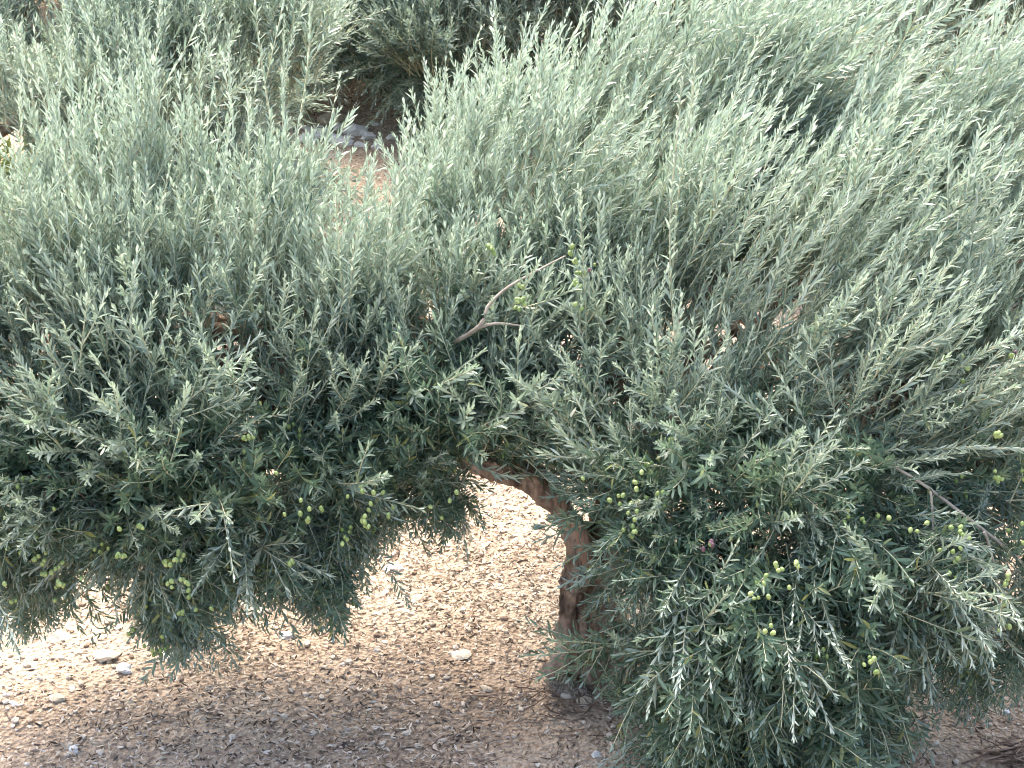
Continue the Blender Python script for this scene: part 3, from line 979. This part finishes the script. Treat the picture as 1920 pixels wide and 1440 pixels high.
o.matrix_parent_inverse = front.matrix_world.inverted()
o['kind'] = 'stuff'

# ------------------------------------------------------------------ olive trees behind
def back_tree(label, cx, cy, lobes, density, n_obj, trunk_h=1.0, clear=None, tx=None, ty=None, more=()):
    lobes = lobes + list(more)
    cx, cy = (cx if tx is None else tx), (cy if ty is None else ty)
    root = bpy.data.objects.new('olive_tree', None)
    COL.objects.link(root)
    root.location = (cx, cy, 0)
    tag(root, label, 'tree', None)
    bpy.context.view_layer.update()
    b = np.array([cx, cy, 0.0])
    fused('trunk', [([b + (0, 0, -.05), b + (.04, .0, .4), b + (-.03, .05, trunk_h)], [.19, .13, .12]),
                    ([b + (.1, 0, -.05), b + (.08, -.04, .5), b + (.2, .0, trunk_h + .1)], [.14, .09, .08]),
                    ([b + (-.1, .05, -.05), b + (-.08, .04, .5), b + (-.25, .1, trunk_h + .1)], [.13, .08, .07])], M_BARK, root, .025, .015)
    P, D, K, T, sc = lobes_to_shoots(lobes, density)
    if clear:
        tip = P + D * .45
        k = ~((np.minimum(P[:, 2], tip[:, 2]) < clear[2]) & (tip[:, 0] > clear[0]) & (tip[:, 0] < clear[1]) & (P[:, 1] < cy + .3))
        P, D, K, T, sc = P[k], D[k], K[k], T[k], sc[k]
    k = ~((P[:, 1] < 13.6) & in_gaps(P, D, sc, GAPS + CORNER, (.1, .3, .5, .6)))
    P, D, K, T, sc = P[k], D[k], K[k], T[k], sc[k]
    build_foliage(root, P, D, K, sc, n_obj, 0, T)
    for l in lobes:
        c = np.array(l['c'])
        s = b + np.array([np.sign(c[0] - cx) * .15, 0, trunk_h - .1])
        branch_obj('limb', root, [s, (s + c) / 2 + (0, 0, .1), c], .05, .015, M_BARK, 10, 6)
    return root


FAR = {'far': 1.0}


def ring(cx, cy, cz, rx, ry, rz, seed, n=7, wind=(0, 0, 0), skirt=True):
    r = np.random.default_rng(seed)
    out = [dict(c=np.array([cx, cy, cz + .35 * rz]), r=(rx * .6, ry * .6, rz * .7), mix=FAR, wind=wind, out=.3, up=.9, rand=.18)]
    for k in range(n):
        a = 6.283 * k / n + r.normal() * .2
        out.append(dict(c=np.array([cx + math.cos(a) * rx * .62, cy + math.sin(a) * ry * .62, cz + r.normal() * .12]),
                        r=(rx * .42, ry * .42, rz * r.uniform(.45, .65)), mix=FAR, wind=wind, out=.35, up=.8, rand=.2))
        if skirt:
            out.append(dict(c=np.array([cx + math.cos(a + .4) * rx * .78, cy + math.sin(a + .4) * ry * .78, cz - rz * .72]),
                            r=(rx * .30, ry * .28, rz * .42), mix=FAR, up=-.35, under=1, rand=.45))
    return out


back_tree('silvery olive tree standing behind at the upper left', -2.75, 12.0, ring(-2.75, 12.0, .85, 1.5, 1.4, .75, 1), 170, 150)
back_tree('olive tree standing behind the white stones at the top', -0.15, 16.0, ring(-0.15, 15.3, 1.15, 2.1, 1.5, 1.05, 2, n=9), 150, 120, clear=(-1.7, -.75, .30), tx=-1.0, ty=15.3, more=[dict(c=W(px_, py_, Y_), r=(.45, .35, .26), mix=FAR, out=.35, up=.8, rand=.22, under=.8) for px_, py_, Y_ in ((840, 90, 13.7), (1000, 90, 13.6), (1150, 70, 13.6), (1290, 60, 13.6), (760, 40, 14.0))])
back_tree('olive tree behind the tall swept crown at the upper right', 2.6, 12.2, ring(2.6, 12.2, 1.5, 1.6, 1.5, 1.0, 3, wind=(.35, 0, 0)), 110, 100)
back_tree('far olive tree in the dark upper left corner', -4.6, 17.5, ring(-4.6, 17.5, 1.4, 1.6, 1.6, 1.2, 4), 80, 40)

# ------------------------------------------------------------------ ground litter, stones, twigs
def scatter_xy(n, x0, x1, y0, y1):
    return rng.uniform(x0, x1, n), rng.uniform(y0, y1, n)


def litter_mesh(n, xs, ys, lmin, lmax):
    V0, F0 = leaf_geo(False, 0.0)
    cnt = len(xs)
    L = rng.uniform(lmin, lmax, cnt)
    w = L * rng.uniform(.16, .34, cnt)
    yaw = rng.uniform(0, 6.283, cnt)
    pitch = rng.normal(0, .22, cnt)
    roll = rng.normal(0, .5, cnt)
    bend = rng.normal(0.0, .22, cnt)
    base = np.repeat(V0[None], cnt, 0)
    base[:, :, 1] -= bend[:, None] * (V0[:, 2] - .5)[None] ** 2 * 2
    base[:, :, 2] -= .5
    base *= np.stack([w, L, L], 1)[:, None, :]
    # local: Z length, X width, Y up -> world
    ld = np.stack([np.cos(yaw) * np.cos(pitch), np.sin(yaw) * np.cos(pitch), np.sin(pitch)], 1)
    up = np.tile(np.array([0, 0, 1.0]), (cnt, 1))
    xa = unit(np.cross(up, ld))
    ua = np.cross(ld, xa)
    xr = xa * np.cos(roll)[:, None] + ua * np.sin(roll)[:, None]
    ur = np.cross(ld, xr)
    R = np.stack([xr, ur, ld], 2)
    V = np.einsum('nij,nvj->nvi', R, base)
    V += np.stack([xs, ys, ground_z(xs, ys) + rng.uniform(.003, .020, cnt)], 1)[:, None, :]
    F = F0[None] + (np.arange(cnt) * len(V0))[:, None, None]
    return V.reshape(-1, 3), F.reshape(-1, 3)


xs, ys = scatter_xy(150000, -2.6, 2.6, 5.2, 10.0)
dens = 0.55 + 0.6 * vnoise(np.stack([xs, ys, 0 * xs], 1), 1.4, 41) + 0.3 * vnoise(np.stack([xs, ys, 0 * xs], 1), 5, 42)
k = rng.random(len(xs)) < np.clip(dens, .15, 1)
xs, ys = xs[k], ys[k]
x2, y2 = scatter_xy(45000, -4, 4, 10, 17)
V, F = litter_mesh(0, np.concatenate([xs, x2]), np.concatenate([ys, y2]), .009, .038)
tag(link('leaf_litter', mesh_arrays('leaf_litter', V, F, [M_LITTER])), 'dry fallen olive leaves covering the tan soil', 'leaf litter', None, 'stuff')


def rock_arrays(seed, sub=1, flat=.55, rough=.25):
    import bmesh
    bm = bmesh.new()
    bmesh.ops.create_icosphere(bm, subdivisions=sub, radius=1)
    V = np.array([v.co[:] for v in bm.verts]); F = np.array([[v.index for v in f.verts] for f in bm.faces])
    bm.free()
    r = 1 + rough * vnoise(V, 1.3, seed) + rough * .5 * vnoise(V, 3.1, seed + 1)
    V = V * r[:, None] * np.array([1, .75, flat])
    return V, F


xs, ys = scatter_xy(14000, -2.6, 2.6, 5.2, 10.0)
x2, y2 = scatter_xy(1500, -4, 4, 10, 16)
xs, ys = np.concatenate([xs, x2]), np.concatenate([ys, y2])
Vs, Fs, n = [], [], 0
tp = [rock_arrays(60 + i, 1) for i in range(6)]
sz = np.minimum(.004 + rng.exponential(.0045, len(xs)), .02)
which = rng.integers(0, 6, len(xs))
yaw = rng.uniform(0, 6.28, len(xs))
for i in range(6):
    idx = np.where(which == i)[0]
    V0, F0 = tp[i]
    c, s = np.cos(yaw[idx]), np.sin(yaw[idx])
    z = np.zeros_like(c); one = np.ones_like(c)
    R = np.stack([np.stack([c, -s, z], 1), np.stack([s, c, z], 1), np.stack([z, z, one], 1)], 1)
    V = np.einsum('nij,vj->nvi', R, V0) * sz[idx][:, None, None]
    V += np.stack([xs[idx], ys[idx], ground_z(xs[idx], ys[idx]) + sz[idx] * .3], 1)[:, None, :]
    Vs.append(V.reshape(-1, 3)); Fs.append((F0[None] + (np.arange(len(idx)) * len(V0))[:, None, None] + n).reshape(-1, 3)); n += len(idx) * len(V0)
tag(link('pebbles', mesh_arrays('pebbles', np.vstack(Vs), np.vstack(Fs), [M_PEBBLE], smooth=False)), 'small tan pebbles and clods scattered over the soil', 'pebbles', None, 'stuff')

ROCKS = [mesh_arrays('stone', *rock_arrays(80 + i, 2, .5, .35), [M_STONE], smooth=False) for i in range(5)]
WROCKS = [mesh_arrays('stone', *rock_arrays(90 + i, 2, .6, .6), [M_WHITE], smooth=False) for i in range(3)]


def stone(px, py, wpx, label, group=None, white=False, flat=1.0, mesh=None, name='stone'):
    g = G(px, py)
    _, _, zc = project(g)
    s = wpx / 2 * zc[0] / FPX
    me = mesh or (WROCKS if white else ROCKS)[int(rng.integers(3 if white else 5))]
    o = link(name, me)
    o.location = (g[0], g[1], float(ground_z(g[0], g[1])) + s * .16)
    o.rotation_euler = (rng.normal() * .15, rng.normal() * .15, rng.uniform(-.5, .5))
    o.scale = (s, s, s * flat)
    tag(o, label, 'stone', group)
    return o


rk = mesh_arrays('rock', *rock_arrays(127, 3, .62, .62), [M_ROCK])
stone(1062, 1292, 86, 'rounded grey brown rock against the foot of the split trunk', flat=1.55, mesh=rk)
stone(475, 1146, 46, 'flat tan stone below the hanging left branches, largest of those near it', flat=.8)
stone(535, 1193, 28, 'small white stone on the soil below the flat tan stone', white=True)
stone(232, 1266, 34, 'white stone left of the lowest hanging branch tip', white=True)
stone(196, 1236, 60, 'broad flat pinkish stone left of the lowest hanging branch', flat=.5)
stone(315, 1238, 34, 'pale stone right under the lowest hanging branch tip', white=True)
stone(135, 1299, 16, 'little white stone on open soil at the far left', white=True)
stone(108, 1320, 34, 'pale wedge shaped stone on open soil at the far left')
stone(138, 1413, 22, 'white stone at the bottom left edge of the soil', white=True)
stone(735, 1076, 34, 'white stone right of the hanging branch tips near the middle', white=True)
stone(1063, 1306, 26, 'pale pinkish stone among the dry twigs in front of the trunk')
stone(1096, 1316, 30, 'pale stone among the dry twigs, right of the pinkish one')
stone(912, 1288, 24, 'ochre stone on the soil left of the trunk foot')
stone(1118, 1421, 20, 'white stone at the bottom edge below the trunk', white=True)
stone(865, 1226, 40, 'flat ochre stone lying left of the trunk foot', flat=.5)
stone(1885, 1336, 16, 'tiny white stone at the right edge under the hanging branch', white=True)
for (px_, py_, w_, t_) in ((600, 248, 40, 'white limestone lump at the left end of the rear rubble'), (632, 262, 46, 'white limestone lump low in the middle of the rear rubble'), (668, 244, 52, 'largest white limestone lump, at the right of the rear rubble'),
                           (640, 238, 34, 'white limestone lump at the top of the rear rubble'), (690, 256, 30, 'white limestone lump at the right end of the rear rubble'), (575, 258, 34, 'white limestone lump half behind shoots at the rear left'),
                           (622, 225, 56, 'greyish stone slab behind the white rear rubble'), (735, 258, 24, 'small white stone set apart right of the rear rubble')):
    stone(px_, py_, w_, t_, 'white limestone rubble between the rear trees', white='greyish' not in t_, flat=rng.uniform(.7, 1.2))
for _ in range(16):
    stone(rng.uniform(570, 705), rng.uniform(228, 276), rng.uniform(10, 24), 'small broken white stone in the rear rubble', 'white limestone rubble between the rear trees', white=True)
for _ in range(80):
    px, py = rng.uniform(0, 1250), rng.uniform(1050, 1440)
    zone = 'at the far left' if px < 300 else 'below the hanging left branches' if px < 650 else 'in the middle of the open ground' if px < 930 else 'before the foot of the trunk'
    wpx, wh = rng.uniform(9, 20), rng.random() < .06
    stone(px, py, wpx, ('tiny ' if wpx < 13 else 'small ') + ('white' if wh else 'tan') + ' stone lying loose on the soil ' + zone, 'small loose stones on the soil', wh)

# dry twigs at the trunk's foot and a heap at the lower right corner
TW = []
for i in range(6):
    L = 1.0
    pts = np.stack([np.linspace(-.5, .5, 7), np.cumsum(rng.normal(size=7)) * .03, np.cumsum(rng.normal(size=7)) * .02], 1)
    V, F = tube_arrays(pts, np.linspace(.022, .010, 7), 5)
    TW.append(mesh_arrays('twig', V, F, [M_BROWNTWIG]))


def twig(px, py, length, yaw, label, group, dz=.008, tilt=0.0):
    g = G(px, py)
    o = link('fallen_twig', TW[int(rng.integers(6))])
    o.location = (g[0], g[1], float(ground_z(g[0], g[1])) + dz)
    o.rotation_euler = (0, tilt, yaw)
    o.scale = (length, length, length)
    tag(o, ('long ' if length > .15 else 'medium ' if length > .1 else 'short ') + label, 'twig', group)


for _ in range(46):
    twig(1070 + rng.normal() * 60, 1318 + rng.normal() * 22, rng.uniform(.08, .22), rng.normal() * .7 + .4, 'thin dry brown twig lying before the foot of the trunk', 'dry twigs at the trunk foot', rng.uniform(.006, .03), rng.normal() * .1)
for _ in range(40):
    twig(960 + rng.normal() * 130, 1385 + rng.normal() * 30, rng.uniform(.05, .14), rng.uniform(0, 6), 'dry twig among the fallen leaves at the bottom', 'short dry twigs in the litter')
for _ in range(60):
    twig(1905 + rng.normal() * 32, 1428 + abs(rng.normal()) * 16 - 20, rng.uniform(.10, .22), .5 + rng.normal() * .35, 'grey dry twig in the small heap at the bottom right corner', 'dry twigs in the corner heap', rng.uniform(.01, .07), rng.normal() * .2)

# yellow green weed at the left, behind the near crown
wr = bpy.data.objects.new('weed', None)
COL.objects.link(wr)
wg = G(25, 345)
wr.location = (float(wg[0]), float(wg[1]), 0)
tag(wr, 'small yellow green weed between the near and rear trees at the left', 'plant')
bpy.context.view_layer.update()
M_WEED = leaf_mat('weed_leaf', [(0, (.16, .21, .05)), (1, (.28, .31, .08))], [(0, (.22, .27, .09)), (1, (.30, .33, .12))], (.35, .36, .08), (.35, .36, .10))
Vs, Fs, n = [], [], 0
for k in range(60):
    d = unit(rng.normal(size=3) * np.array([1, 1, .3]) + np.array([0, 0, 1.0]))
    L = rng.uniform(.25, .6)
    pts = np.array([d * L * t + np.array([0, 0, -.12 * t * t]) for t in np.linspace(0, 1, 5)]) + np.array([wg[0], wg[1], 0])
    for t in range(1, 5):
        for s in range(5):
            ld = unit(d + rng.normal(size=3) * .8)
            nr = unit(np.cross(ld, rng.normal(size=3)))
            R = np.stack([np.cross(nr, ld) * .02, nr * .05, ld * .06], 1)
            V, F = leaf_geo(False, .15)
            Vs.append(V @ R.T + pts[t]); Fs.append(F + n); n += len(V)
o = link('foliage', mesh_arrays('foliage', np.vstack(Vs), np.vstack(Fs), [M_WEED], None, rng.random(n) * .3), wr)
o.matrix_parent_inverse = wr.matrix_world.inverted()
o['kind'] = 'stuff'
print('objects', len(bpy.data.objects))
